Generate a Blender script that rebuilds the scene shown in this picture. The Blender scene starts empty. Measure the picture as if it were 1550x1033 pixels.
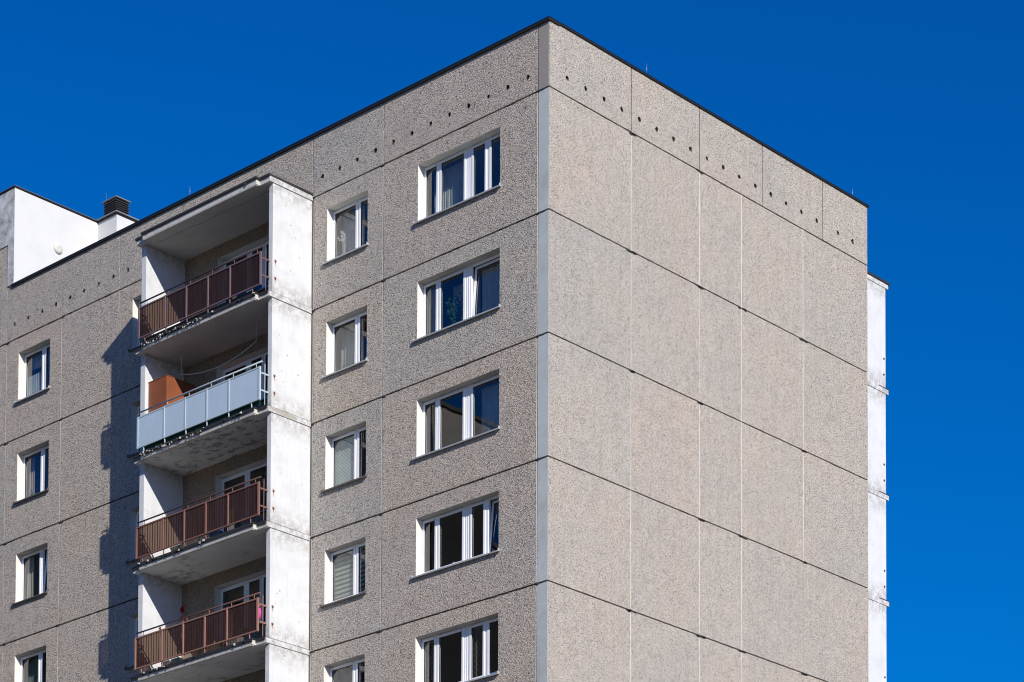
import bpy, bmesh, math, random
from mathutils import Vector, Matrix
random.seed(7)
rad = math.radians
S = bpy.context.scene
COL = S.collection
PI = math.pi
LINE0 = 32.4          # underside joint of the parapet
ST = 2.8              # storey height
def line(k): return LINE0 - ST * k

# ------------------------------------------------------------------ materials
MATS = {}
class NT:
    """small helper round a material's node tree"""
    def __init__(s, name):
        s.m = bpy.data.materials.new(name); s.m.use_nodes = True
        s.t = s.m.node_tree; s.n = s.t.nodes; s.l = s.t.links
        s.n.clear(); s.out = s.n.new('ShaderNodeOutputMaterial')
        MATS[name] = s.m
    def new(s, typ, **kw):
        nd = s.n.new(typ)
        for k, v in kw.items():
            if k.startswith('i_'): nd.inputs[int(k[2:]) if k[2:].isdigit() else k[2:].replace('_', ' ')].default_value = v
            else: setattr(nd, k, v)
        return nd
    def link(s, a, b): s.l.new(a, b)
    def pos(s): return s.new('ShaderNodeNewGeometry').outputs['Position']
    def mapping(s, vec, scale=(1,1,1)):
        m = s.new('ShaderNodeMapping'); m.inputs['Scale'].default_value = scale
        s.link(vec, m.inputs['Vector']); return m.outputs[0]
    def noise(s, vec, scale, detail=3, rough=.55):
        n = s.new('ShaderNodeTexNoise'); n.inputs['Scale'].default_value = scale
        n.inputs['Detail'].default_value = detail; n.inputs['Roughness'].default_value = rough
        s.link(vec, n.inputs['Vector']); return n.outputs[0]
    def ramp(s, fac, stops, interp='LINEAR'):
        r = s.new('ShaderNodeValToRGB'); r.color_ramp.interpolation = interp
        e = r.color_ramp.elements
        while len(e) < len(stops): e.new(.5)
        for i, (p, c) in enumerate(stops):
            e[i].position = p; e[i].color = (c, c, c, 1) if isinstance(c, (int, float)) else (*c, 1)
        s.link(fac, r.inputs[0]); return r.outputs[0]
    def mix(s, fac, a, b, mode='MIX'):
        m = s.new('ShaderNodeMix', data_type='RGBA', blend_type=mode)
        for sock, v in ((m.inputs[0], fac), (m.inputs[6], a), (m.inputs[7], b)):
            if isinstance(v, (int, float)): sock.default_value = v if sock == m.inputs[0] else (v, v, v, 1)
            elif isinstance(v, tuple): sock.default_value = (*v, 1)
            else: s.link(v, sock)
        return m.outputs[2]
    def math(s, op, a, b=0.0, c=0.0):
        m = s.new('ShaderNodeMath', operation=op)
        for i, v in enumerate((a, b, c)):
            if isinstance(v, (int, float)): m.inputs[i].default_value = v
            else: s.link(v, m.inputs[i])
        return m.outputs[0]
    def bsdf(s, color, rough=.8, bump=None, strength=.5, dist=.01, metal=0, spec=.5, normal=None):
        b = s.new('ShaderNodeBsdfPrincipled')
        if isinstance(color, tuple): b.inputs['Base Color'].default_value = (*color, 1)
        else: s.link(color, b.inputs['Base Color'])
        if isinstance(rough, (int, float)): b.inputs['Roughness'].default_value = rough
        else: s.link(rough, b.inputs['Roughness'])
        b.inputs['Metallic'].default_value = metal
        b.inputs['Specular IOR Level'].default_value = spec
        if bump is not None:
            u = s.new('ShaderNodeBump'); u.inputs['Strength'].default_value = strength; u.inputs['Distance'].default_value = dist
            s.link(bump, u.inputs['Height'])
            s.link(u.outputs[0], b.inputs['Normal'])
        return b.outputs[0]
    def done(s, sh): s.link(sh, s.out.inputs[0]); return s.m

def mat_pebble(name, k=1.0, tint=(1,1,1), bump=.9, scale=46, vary=1.0):
    t = NT(name); p = t.pos()
    # slightly warp the stone field so no lattice shows
    v1 = t.new('ShaderNodeTexVoronoi', feature='F1'); v1.inputs['Scale'].default_value = scale; t.link(p, v1.inputs['Vector'])
    v2 = t.new('ShaderNodeTexVoronoi', feature='F1'); v2.inputs['Scale'].default_value = scale*1.75; t.link(p, v2.inputs['Vector'])
    sep = t.new('ShaderNodeSeparateColor'); t.link(v1.outputs['Color'], sep.inputs[0])
    sep2 = t.new('ShaderNodeSeparateColor'); t.link(v2.outputs['Color'], sep2.inputs[0])
    stone = t.ramp(sep.outputs[0], [(0, (.13,.125,.11)), (.08, (.26,.25,.223)), (.18, (.435,.408,.370)), (.62, (.505,.472,.425)), (.85, (.55,.514,.463)), (1, (.635,.60,.55))])
    stone = t.mix(1-k, stone, (.455,.425,.385))
    stone = t.mix(1.0, stone, tint, 'MULTIPLY')
    tone = t.ramp(sep.outputs[1], [(0, (.93,.97,1.02)), (.5, (1,1,1)), (1, (1.05,.99,.93))])
    c = t.mix(1.0, stone, tone, 'MULTIPLY')
    fine = t.ramp(sep2.outputs[0], [(0, .74), (.2, .95), (.7, 1.03), (1, 1.1)])
    c = t.mix(k, c, fine, 'MULTIPLY')
    gap = t.ramp(v1.outputs['Distance'], [(0, 1.0), (.55, .96), (.8, .62), (1, .5)])
    c = t.mix(.8*k, c, gap, 'MULTIPLY')
    # slow patchiness, and one tone per cast panel
    big = t.ramp(t.noise(p, .55, 4), [(.25, (.93,.95,.97)), (.5, (1,1,1)), (.75, (1.05,1.0,.97))])
    c = t.mix(1.0, c, big, 'MULTIPLY')
    blot = t.ramp(t.noise(p, 3.2, 4), [(.3, .93), (.55, 1.0), (.75, 1.05)])
    c = t.mix(1.0, c, blot, 'MULTIPLY')
    oi = t.new('ShaderNodeObjectInfo')
    per = t.ramp(oi.outputs['Random'], [(0, (.93,.96,.98)), (.25, (1.02,1.02,1.0)), (.5, (1.045,1.005,.965)), (.75, (.975,.985,.985)), (1, (1.03,.995,.965))])
    c = t.mix(vary, c, per, 'MULTIPLY')
    # thin rain streaks
    streak = t.ramp(t.noise(t.mapping(p, (5, 5, .22)), 1.6, 4, .6), [(.3, .9), (.5, 1), (.72, 1.05)])
    c = t.mix(.7, c, streak, 'MULTIPLY')
    h = t.math('MULTIPLY', v1.outputs['Distance'], -1.0)
    h = t.math('ADD', h, t.math('MULTIPLY', v2.outputs['Distance'], -.5))
    h = t.math('ADD', h, t.math('MULTIPLY', sep.outputs[2], .35))
    return t.done(t.bsdf(c, .9, h, bump, .020, spec=.2))

def mat_plain(name, col, rough=.7, var=.06, bscale=60, bstr=.15, bdist=.004, metal=0, spec=.4, dirt=0, dirtscale=2.0, dirtcol=(.3,.29,.27)):
    t = NT(name); p = t.pos()
    n = t.noise(p, 1.7, 5)
    c = t.mix(1.0, col, t.ramp(n, [(.25, 1-var), (.75, 1+var)]), 'MULTIPLY')
    if dirt:
        d = t.ramp(t.noise(p, dirtscale, 8, .68), [(.5 if dirt < .8 else .40, 0), (.72 if dirt < .8 else .62, dirt)])
        c = t.mix(d, c, dirtcol)
    return t.done(t.bsdf(c, rough, t.noise(p, bscale, 3), bstr, bdist, metal, spec))

def mat_whitewall(name, base=(.575,.585,.59), rust=True):
    """painted concrete: hairline cracks, grime at the slab bands, rust round the anchors"""
    t = NT(name); p = t.pos()
    xyz = t.new('ShaderNodeSeparateXYZ'); t.link(p, xyz.inputs[0])
    z = t.math('FRACT', t.math('DIVIDE', t.math('SUBTRACT', xyz.outputs[2], LINE0 - 40 * ST), ST))  # 0 at slab line
    c = t.mix(1.0, base, t.ramp(t.noise(p, 2.4, 6), [(.28, .89), (.5, 1.0), (.8, 1.05)]), 'MULTIPLY')
    # faint vertical runs
    st = t.ramp(t.noise(t.mapping(p, (9, 9, .35)), 1.5, 5, .6), [(.35, .94), (.5, 1)])
    c = t.mix(.6, c, st, 'MULTIPLY')
    # grime close to the slab lines, broken by noise
    near = t.math('MINIMUM', z, t.math('SUBTRACT', 1.0, z))
    band = t.ramp(near, [(0, 1), (.06, .85), (.2, 0)])
    g = t.ramp(t.noise(p, 7.0, 9, .72), [(.42, 0), (.58, .9)])
    c = t.mix(t.math('MULTIPLY', band, g), c, (.33,.32,.30))
    # scattered speckle and grey scuffs
    sp = t.ramp(t.noise(p, 3.0, 10, .78), [(.585, 0), (.66, .6)])
    c = t.mix(sp, c, (.42,.42,.41))
    # hairline cracks under the bands
    w = t.noise(t.mapping(p, (7, 7, .9)), 2.0, 2)
    cr = t.ramp(w, [(.488, 0), (.497, 1), (.503, 1), (.512, 0)])
    c = t.mix(t.math('MULTIPLY', t.math('MULTIPLY', cr, t.ramp(near, [(.03, 1), (.22, 0)])), .75), c, (.3,.3,.3))
    if rust:
        # two anchors per storey, .42 m and .83 m above the slab, near the free edge
        for zc in (.30, .15):
            dz = t.math('SUBTRACT', z, zc)
            dy = t.math('ABSOLUTE', t.math('ADD', xyz.outputs[1], 1.175))
            wob = t.noise(p, 16, 4)
            dyw = t.math('ADD', dy, t.math('MULTIPLY', t.math('SUBTRACT', wob, .5), .05))
            up = t.math('MAXIMUM', t.math('ADD', dz, .055), 0.0)
            wd = t.math('ADD', .006, t.math('MULTIPLY', up, .55))
            m1 = t.ramp(t.math('DIVIDE', dyw, wd), [(0, 1), (.55, .8), (1, 0)])
            m2 = t.ramp(up, [(0, 0), (.004, .45), (.04, .8), (.058, 1), (.066, .9), (.072, 0)])
            c = t.mix(t.math('MULTIPLY', m1, m2), c, (.30,.12,.045))
    return t.done(t.bsdf(c, .75, t.noise(p, 30, 4), .25, .006, spec=.3))

def mat_soffit(name, k=.6, base=(.55,.54,.53), gate=(.40,.54)):
    """underside of the slabs: grey-white limewash with dark peeling patches that differ from slab to slab"""
    t = NT(name); p = t.pos()
    oi = t.new('ShaderNodeObjectInfo')
    off = t.new('ShaderNodeCombineXYZ'); t.link(t.math('MULTIPLY', oi.outputs['Random'], 37.0), off.inputs[0])
    va = t.new('ShaderNodeVectorMath', operation='ADD'); t.link(p, va.inputs[0]); t.link(off.outputs[0], va.inputs[1])
    q = va.outputs[0]
    c = t.mix(1.0, base, t.ramp(t.noise(q, 1.4, 5), [(.3, .9), (.7, 1.06)]), 'MULTIPLY')
    pat = t.math('MULTIPLY', t.ramp(t.noise(t.mapping(q, (1, 1.6, 1)), 3.3, 8, .72), [(.5, 0), (.57, 1)]), t.ramp(t.noise(q, .62, 2), [(gate[0], 0), (gate[1], 1)]))
    c = t.mix(t.math('MULTIPLY', pat, k), c, (.19,.185,.18))
    return t.done(t.bsdf(c, .85, t.noise(q, 22, 4), .3, .006, spec=.2))

def mat_glass(name):
    t = NT(name); p = t.pos()
    geo = t.new('ShaderNodeNewGeometry'); dp = t.new('ShaderNodeVectorMath', operation='DOT_PRODUCT')
    t.link(geo.outputs['Normal'], dp.inputs[0]); t.link(geo.outputs['Incoming'], dp.inputs[1])
    cs = t.math('SUBTRACT', 1.0, t.math('ABSOLUTE', dp.outputs['Value']))
    f = t.math('MINIMUM', t.math('ADD', .125, t.math('MULTIPLY', t.math('POWER', cs, 5.0), .92)), 1.0)
    gl = t.new('ShaderNodeBsdfGlossy'); gl.inputs['Roughness'].default_value = .0; gl.inputs['Color'].default_value = (.95,.97,1,1)
    u = t.new('ShaderNodeBump'); u.inputs['Strength'].default_value = .12; u.inputs['Distance'].default_value = .01
    t.link(t.noise(p, 1.3, 1), u.inputs['Height'])
    t.link(u.outputs[0], gl.inputs['Normal'])
    tr = t.new('ShaderNodeBsdfTransparent'); tr.inputs['Color'].default_value = (.78,.82,.81,1)
    m = t.new('ShaderNodeMixShader'); t.link(f, m.inputs[0]); t.link(tr.outputs[0], m.inputs[1]); t.link(gl.outputs[0], m.inputs[2])
    return t.done(m.outputs[0])

def mat_cloth(name, col, trans=.35, see=.0, stripes=None):
    t = NT(name); p = t.pos()
    c = t.mix(1.0, col, t.ramp(t.noise(p, 6, 3), [(.3, .92), (.7, 1.06)]), 'MULTIPLY')
    if stripes:
        axis, per, col2, duty = stripes
        xyz = t.new('ShaderNodeSeparateXYZ'); t.link(p, xyz.inputs[0])
        fr = t.math('FRACT', t.math('DIVIDE', xyz.outputs[axis], per))
        c = t.mix(t.math('LESS_THAN', fr, duty), c, col2)
    d = t.new('ShaderNodeBsdfDiffuse'); t.link(c, d.inputs[0])
    tl = t.new('ShaderNodeBsdfTranslucent'); t.link(c, tl.inputs[0])
    m = t.new('ShaderNodeMixShader'); m.inputs[0].default_value = trans
    t.link(d.outputs[0], m.inputs[1]); t.link(tl.outputs[0], m.inputs[2]); sh = m.outputs[0]
    if see:
        tr = t.new('ShaderNodeBsdfTransparent')
        m2 = t.new('ShaderNodeMixShader'); m2.inputs[0].default_value = see
        t.link(sh, m2.inputs[1]); t.link(tr.outputs[0], m2.inputs[2]); sh = m2.outputs[0]
    return t.done(sh)

def mat_sheet(name, dcol, tcol, k):
    """tinted corrugated plastic, partly see-through"""
    t = NT(name); p = t.pos()
    c = t.mix(1.0, dcol, t.ramp(t.noise(t.mapping(p, (1, 1, .3)), 7, 5), [(.3, .75), (.7, 1.2)]), 'MULTIPLY')
    b = t.bsdf(c, .6, t.noise(p, 18, 3), .2, .004, spec=.15)
    tr = t.new('ShaderNodeBsdfTransparent'); tr.inputs[0].default_value = (*tcol, 1)
    m = t.new('ShaderNodeMixShader'); m.inputs[0].default_value = k
    t.link(b, m.inputs[1]); t.link(tr.outputs[0], m.inputs[2])
    return t.done(m.outputs[0])

def mat_leaf(name, col):
    t = NT(name); p = t.pos()
    c = t.mix(1.0, col, t.ramp(t.noise(p, 9, 3), [(.3, .7), (.7, 1.3)]), 'MULTIPLY')
    d = t.new('ShaderNodeBsdfDiffuse'); t.link(c, d.inputs[0])
    tl = t.new('ShaderNodeBsdfTranslucent'); t.link(c, tl.inputs[0])
    m = t.new('ShaderNodeMixShader'); m.inputs[0].default_value = .3
    t.link(d.outputs[0], m.inputs[1]); t.link(tl.outputs[0], m.inputs[2])
    return t.done(m.outputs[0])

PEB = mat_pebble('pebbledash', 1.0, (1.06,1.035,1.02), 1.0)
PEBG = mat_pebble('gable_pebbledash', .82, (1.025,1.0,.975), .8, 52, .65)
PEBB = mat_pebble('shaded_pebbledash', .75, (.66,.565,.47), .8)  # balcony back wall: same pebbledash, shade and brown bounce light put into the colour
STRIP = mat_plain('smooth_blue_grey_concrete', (.415,.45,.445), .8, .1, 40, .2, .004, dirt=.5, dirtscale=2.2)
CORNER = mat_plain('brown_grey_concrete', (.27,.245,.22), .85, .06, 40, .25, .005)
SEALD = mat_plain('dark_joint', (.055,.045,.038), .95, .2, 30, .4, .01)
SEALP = mat_plain('pale_joint_sealant', (.56,.53,.48), .9, .15, 30, .4, .006, dirt=.5, dirtscale=5, dirtcol=(.2,.18,.16))
SEALG = mat_plain('grey_joint', (.33,.30,.27), .9, .2, 30, .4, .006)
SEALW = mat_plain('chalky_joint', (.60,.57,.51), .9, .15, 30, .4, .006)
TAR = mat_plain('tar_patch', (.035,.03,.028), .8, .2, 30, .4, .01)
LINTEL = mat_plain('grey_lintel', (.36,.345,.32), .85, .08, 40, .2, .004, dirt=.4, dirtscale=4, dirtcol=(.2,.19,.17))
REVEAL = mat_plain('painted_reveal', (.64,.62,.57), .75, .05, 40, .15, .004, dirt=.15)
HOLE = mat_plain('hole_mortar', (.10,.085,.07), .95, .2)
WHITE = mat_whitewall('white_paint_wall')
WHITEC = mat_whitewall('white_paint_clean', (.575,.585,.595), rust=False)
LIFTW = mat_plain('lift_house_render', (.575,.58,.575), .85, .07, 18, .25, .008, dirt=.38, dirtscale=1.7, dirtcol=(.5,.48,.45))
LIFTD = mat_plain('weathered_render', (.56,.57,.57), .85, .08, 18, .25, .008, dirt=.9, dirtscale=3.2, dirtcol=(.22,.225,.225))
SOFFIT = mat_soffit('slab_soffit')
SOFFITC = mat_soffit('slab_soffit_clean', .12)
SOFFIT2 = mat_soffit('slab_soffit_peeling', .75, (.68,.67,.66), (.30,.42))
SOFFITP = mat_soffit('slab_soffit_pale', .6, (.78,.77,.75), (.46,.58))
SLAB = mat_plain('slab_edge_concrete', (.52,.50,.46), .85, .1, 25, .35, .008, dirt=.6, dirtscale=6, dirtcol=(.16,.15,.13))
FELT = mat_plain('bitumen_felt', (.022,.022,.024), .75, .2, 25, .4, .008)
FLASH = mat_plain('dark_flashing', (.012,.012,.013), .6, .15, 20, .1, .004)
ZINC = mat_plain('zinc_trim', (.27,.27,.275), .5, .1, 20, .1, .003, metal=.4)
ROOF = mat_plain('roof_felt', (.09,.09,.095), .9, .2)
PVC = mat_plain('white_plastic_frame', (.78,.785,.79), .28, .02, 20, .02, .001, spec=.5)
GASKET = mat_plain('gasket', (.03,.03,.03), .6, .1)
SILLL = mat_plain('grey_metal_sill', (.36,.38,.39), .5, .08, 20, .1, .003, metal=.2)
SILLD = mat_plain('dark_metal_sill', (.11,.10,.095), .5, .15, 20, .1, .003, metal=.2)
GLASS = mat_glass('window_glass')
ROOMW = mat_plain('room_plaster', (.46,.45,.44), .9, .05)
ROOMF = mat_plain('room_floor', (.16,.12,.09), .7, .1)

# ------------------------------------------------------------------ mesh builder
class MB:
    def __init__(s): s.v = []; s.f = []; s.mi = []; s.ms = []; s.sm = []
    def m(s, mat):
        if mat not in s.ms: s.ms.append(mat)
        return s.ms.index(mat)
    def face(s, pts, mat, smooth=False):
        b = len(s.v); s.v += [tuple(p) for p in pts]; s.f.append(tuple(range(b, b + len(pts)))); s.mi.append(s.m(mat)); s.sm.append(smooth)
    def grid(s, rows, mat, smooth=True, close=False):
        b = len(s.v); n = len(rows[0])
        for r in rows: s.v += [tuple(p) for p in r]
        k = s.m(mat)
        for i in range(len(rows) - 1):
            for j in range(n if close else n - 1):
                j2 = (j + 1) % n
                s.f.append((b+i*n+j, b+i*n+j2, b+(i+1)*n+j2, b+(i+1)*n+j)); s.mi.append(k); s.sm.append(smooth)
    def box(s, x0, x1, y0, y1, z0, z1, mat, M=None):
        P = [Vector((x, y, z)) for z in (z0, z1) for y in (y0, y1) for x in (x0, x1)]
        if M is not None: P = [M @ p for p in P]
        b = len(s.v); s.v += [tuple(p) for p in P]; k = s.m(mat)
        for q in ((0,2,3,1), (4,5,7,6), (0,1,5,4), (2,6,7,3), (0,4,6,2), (1,3,7,5)):
            s.f.append(tuple(b + i for i in q)); s.mi.append(k); s.sm.append(False)
    def tube(s, pts, r, mat, n=8, cap=True):
        pts = [Vector(p) for p in pts]; rows = []
        for i, p in enumerate(pts):
            d = (pts[min(i+1, len(pts)-1)] - pts[max(i-1, 0)]).normalized()
            a = Vector((0,0,1)) if abs(d.z) < .9 else Vector((1,0,0))
            u = d.cross(a).normalized(); w = d.cross(u).normalized()
            ri = r[i] if isinstance(r, (list, tuple)) else r
            rows.append([p + ri*(math.cos(2*PI*j/n)*u + math.sin(2*PI*j/n)*w) for j in range(n)])
        s.grid(rows, mat, True, True)
        if cap: s.face(rows[0], mat); s.face(rows[-1], mat)
    def lathe(s, c, prof, mat, n=16, axis='z'):
        rows = []
        for r, h in prof:
            ring = []
            for j in range(n):
                a = 2*PI*j/n; u, w = r*math.cos(a), r*math.sin(a)
                ring.append((c[0]+u, c[1]+w, c[2]+h) if axis == 'z' else (c[0]+h, c[1]+u, c[2]+w))
            rows.append(ring)
        s.grid(rows, mat, True, True)
        s.face(rows[0], mat); s.face(rows[-1], mat)
    def build(s, name, parent=None, base=(0,0,0), bevel=0):
        base = Vector(base)
        me = bpy.data.meshes.new(name)
        me.from_pydata([tuple(Vector(p) - base) for p in s.v], [], s.f)
        for mt in s.ms: me.materials.append(mt)
        me.polygons.foreach_set('material_index', s.mi)
        me.polygons.foreach_set('use_smooth', s.sm)
        bm = bmesh.new(); bm.from_mesh(me)
        bmesh.ops.remove_doubles(bm, verts=bm.verts, dist=.0002)
        bmesh.ops.recalc_face_normals(bm, faces=bm.faces)
        bm.to_mesh(me); bm.free(); me.update()
        o = bpy.data.objects.new(name, me); COL.objects.link(o)
        o.location = base
        if parent: o.parent = parent
        if bevel:
            md = o.modifiers.new('bevel', 'BEVEL'); md.width = bevel; md.segments = 2; md.limit_method = 'ANGLE'; md.angle_limit = rad(50)
        return o
def tag(o, label, cat, group=None):
    o['label'] = label; o['category'] = cat
    if group: o['group'] = group
    return o
def empty(name, loc, label, cat, group=None):
    o = bpy.data.objects.new(name, None); COL.objects.link(o); o.location = loc; o.empty_display_size = .3
    return tag(o, label, cat, group)

# facade mappings: (along, height, depth into the wall)
LF = lambda u, z, d: (-u, d, z)          # long facade, u to the left of the corner
GF = lambda u, z, d: (-d, u, z)          # gable wall, u away from the corner
def wall(mb, fn, u0, u1, z0, z1, t, mat, holes=(), rmat=None, lint=None, vents=(), edge=True, rng=None):
    """wall slab with rectangular openings (reveals get rmat) and small broken-out vent holes"""
    us = {u0, u1}; zs = {z0, z1}
    for h in holes: us |= {h[0], h[1]}; zs |= {h[2], h[3]}
    vs = [(u, z, .085) for u, z in vents]
    for u, z, a in vs: us |= {u-a, u+a}; zs |= {z-a, z+a}
    us = sorted(us); zs = sorted(zs); nu, nz = len(us)-1, len(zs)-1
    def kind(i, j):
        if not (0 <= i < nu and 0 <= j < nz): return 'x'
        cu, cz = (us[i]+us[i+1])/2, (zs[j]+zs[j+1])/2
        for h in holes:
            if h[0] < cu < h[1] and h[2] < cz < h[3]: return 'h'
        for u, z, a in vs:
            if abs(cu-u) < a and abs(cz-z) < a: return (u, z)
        return 's'
    for i in range(nu):
        for j in range(nz):
            k = kind(i, j); a, b, c, d = us[i], us[i+1], zs[j], zs[j+1]
            if k == 'h': continue
            if k == 's': mb.face([fn(a,c,0), fn(b,c,0), fn(b,d,0), fn(a,d,0)], mat)
            else:
                R = random; n = 8; ang = [2*PI*(q+.5)/n for q in range(n)]
                rr = [R.uniform(.038, .068) for _ in ang]
                ring = [(k[0]+r*math.cos(x), k[1]+1.15*r*math.sin(x)) for r, x in zip(rr, ang)]
                sq = [(b,(c+d)/2+ .02),(b,d),((a+b)/2,d),(a,d),(a,(c+d)/2),(a,c),((a+b)/2,c),(b,c)]
                sq = [(b,d),((a+b)/2,d),(a,d),(a,(c+d)/2),(a,c),((a+b)/2,c),(b,c),(b,(c+d)/2)]
                off = [(q+1) % n for q in range(n)]
                ring2 = [ring[(q+1) % n] for q in range(n)]
                ring2 = [( (k[0]+rr[q]*math.cos(PI/4*(q+1)), k[1]+1.15*rr[q]*math.sin(PI/4*(q+1))) ) for q in range(n)]
                for q in range(n):
                    q2 = (q+1) % n
                    mb.face([fn(*sq[q],0), fn(*sq[q2],0), fn(*ring2[q2],0), fn(*ring2[q],0)], mat)
                    mb.face([fn(*ring2[q],0), fn(*ring2[q2],0), fn(*ring2[q2],.12), fn(*ring2[q],.12)], HOLE)
                mb.face([fn(*p,.12) for p in ring2], HOLE)
            if k == 's':
                for (i2, j2, e) in ((i-1,j,((a,c),(a,d))), (i+1,j,((b,c),(b,d))), (i,j-1,((a,c),(b,c))), (i,j+1,((a,d),(b,d)))):
                    kk = kind(i2, j2)
                    if kk == 'h' or (kk == 'x' and edge):
                        (p, q) = e
                        mb.face([fn(*p,0), fn(*q,0), fn(*q,t), fn(*p,t)], (((lint or LINTEL) if (j2 == j-1 and rmat) else rmat) or mat) if kk == 'h' else mat)
def blob(mb, fn, u, z, su, sz, mat=TAR):
    """a flat irregular lump of jointing tar, 6-12 mm thick"""
    n = 9; o = []; ins = []
    for q in range(n):
        a = 2*PI*q/n; r = random.uniform(.65, 1.2)
        o.append((u + su*r*math.cos(a), z + sz*r*math.sin(a))); ins.append((u + su*.6*r*math.cos(a), z + sz*.6*r*math.sin(a)))
    for q in range(n):
        q2 = (q+1) % n
        mb.face([fn(*o[q], .01), fn(*o[q2], .01), fn(*ins[q2], -.012), fn(*ins[q], -.012)], mat, True)
    mb.face([fn(*p, -.012) for p in ins], mat, True)

# ------------------------------------------------------------------ apartment building
B = empty('apartment_building', (0,0,0), 'grey pebbledash panel apartment block with stacked balconies and plain gable wall', 'building')
NROW = 6
JG = .018   # half width of an upright joint
HG = .020   # half height of a level joint
LCOLS = [(.335, 5.30), (5.30, 7.715), (7.80, 12.74), (12.74, 15.23), (15.23, 17.685), (17.685, 20.15), (20.15, 26.02), (26.02, 30.5), (30.5, 34.97)]
WIN = {}    # column -> opening (u0,u1,dz0,dz1)
OPEN = {0: [(1.50, 4.14, -1.79, -.40)], 1: [(5.835, 7.25, -1.78, -.43)],
        2: [(10.32, 11.30, -2.72, -.40), (8.45, 10.32, -1.72, -.40)],
        3: [(13.28, 14.68, -1.79, -.40)], 5: [(18.20, 19.605, -1.80, -.42)], 7: [(27.5, 28.9, -1.80, -.42)]}
for k in range(NROW):
    for ci, (a, b) in enumerate(LCOLS):
        mb = MB(); z1 = line(k); z0 = line(k+1)
        hs = [(h[0], h[1], z1+h[2], z1+h[3]) for h in OPEN.get(ci, [])]
        jl = JG if ci > 0 else .006
        wall(mb, LF, a+jl, b-JG, z0+HG, z1-HG, .30, PEBB if ci == 2 else PEB, hs, REVEAL, REVEAL if ci == 2 or (k == 0 and ci < 2) else None)
        # sealant and a painted shadow line at the left joint, dark joint along the panel
        jd = random.uniform(.006, .016); mb.face([LF(b-JG*.1, z0, jd*.4), LF(b+JG, z0, jd*.4), LF(b+JG, z1, jd*.4), LF(b-JG*.1, z1, jd*.4)], SEALP)
        mb.face([LF(b-JG, z0, .03), LF(b-JG*.1, z0, .03), LF(b-JG*.1, z1, .03), LF(b-JG, z1, .03)], SEALD)  # dark strip: shadow of the panel edge put into the colour
        for q in range(int((b-a)*1.6)): blob(mb, LF, random.uniform(a+.2, b-.1), z1+random.uniform(-.014,.010), random.uniform(.08,.35), random.uniform(.008,.016), SEALD)
        mb.face([LF(a, z1-HG, .05), LF(b, z1-HG, .05), LF(b, z1+HG, .05), LF(a, z1+HG, .05)], SEALD)
        if ci not in (2, 3): blob(mb, LF, b+random.uniform(-.06,.04), z1-random.uniform(0,.02), random.uniform(.10,.17), random.uniform(.035,.055))
        mb.build('wall_panel', B)
    # smooth edge strip of the gable panel at the corner
    mb = MB(); z1 = line(k); z0 = line(k+1)
    wall(mb, LF, .006, .318, z0+HG, z1-HG, .2, STRIP)
    mb.face([LF(.318, z0, .06), LF(.341, z0, .06), LF(.341, z1, .06), LF(.318, z1, .06)], SEALD)
    mb.face([LF(.02, z1-HG, .05), LF(.335, z1-HG, .05), LF(.335, z1+HG, .05), LF(.02, z1+HG, .05)], SEALD)
    mb.box(-.356, -.3425, -.004, .01, z0+.02, z1-.03, SEALW)
    blob(mb, LF, .31, z1-.005, .09, .045); blob(mb, LF, .17, z1-.004, .15, .02)
    mb.build('corner_strip', B)
GC = [0, 2.82, 5.31, 6.92, 9.39, 12.12]
for k in range(NROW):
    z1 = line(k); z0 = line(k+1)
    for ci in range(5):
        mb = MB(); a, b = GC[ci], GC[ci+1]
        wall(mb, GF, a+(JG*.7 if ci else .008), b-(JG*.7 if ci < 4 else 0), z0+HG*.8, z1-HG*.8, .3, PEBG)
        jm, jd = random.choice([(SEALW, .002), (SEALW, .003), (SEALW, .002), (SEALG, .006), (SEALG, .004), (SEALP, .003)])
        if ci == 2 and k != 3: jm, jd = SEALW, .002
        if ci < 4: mb.face([GF(b-JG, z0, jd), GF(b+JG, z0, jd), GF(b+JG, z1, jd), GF(b-JG, z1, jd)], jm)
        mb.face([GF(a+.02, z1-HG, .045), GF(b, z1-HG, .045), GF(b, z1+HG, .045), GF(a+.02, z1+HG, .045)], SEALD)
        for q in range(int((b-a)*1.6)): blob(mb, GF, random.uniform(a+.2, b-.1), z1+random.uniform(-.012,.008), random.uniform(.08,.35), random.uniform(.007,.014), SEALD)
        if ci < 4 and random.random() < .9:
            for q in range(4): blob(mb, GF, b+.03+random.uniform(-.12,.12), z1-random.uniform(.005,.03), random.uniform(.08,.14), random.uniform(.026,.05))
        mb.build('gable_panel', B)
# parapet with its row of broken-out vent holes
RT = 33.86
PL = [(26.02, 30.5), (30.5, 34.97), (.335, 5.30), (5.30, 7.77), (7.77, 12.73), (12.73, 15.23), (15.23, 17.685), (17.685, 20.15)]
vl = [.653 + .6165*i for i in range(12)] + [14.889 + .6145*i for i in range(9)]
for a, b in PL:
    mb = MB(); vv = [(v, 32.828) for v in vl if a+.15 < v < b-.15]
    wall(mb, LF, a+JG*.8, b-JG*.8, LINE0+HG, RT+.07, .3, PEB, vents=vv)
    mb.face([LF(b-JG, LINE0, .02), LF(b+JG, LINE0, .02), LF(b+JG, RT, .02), LF(b-JG, RT, .02)], SEALD)
    mb.build('parapet_panel', B)
mb = MB(); wall(mb, LF, .02, .322, LINE0+HG, RT+.07, .2, CORNER)
mb.face([LF(.322, LINE0, .03), LF(.346, LINE0, .03), LF(.346, RT, .03), LF(.322, RT, .03)], SEALD)
for v in mb.v: pass
mb.build('corner_block', B)
PG = [0, 2.82, 5.31, 7.76, 10.21, 12.12]
vg = [.609 + .6228*i for i in range(16)] + [10.86, 11.485]
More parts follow.
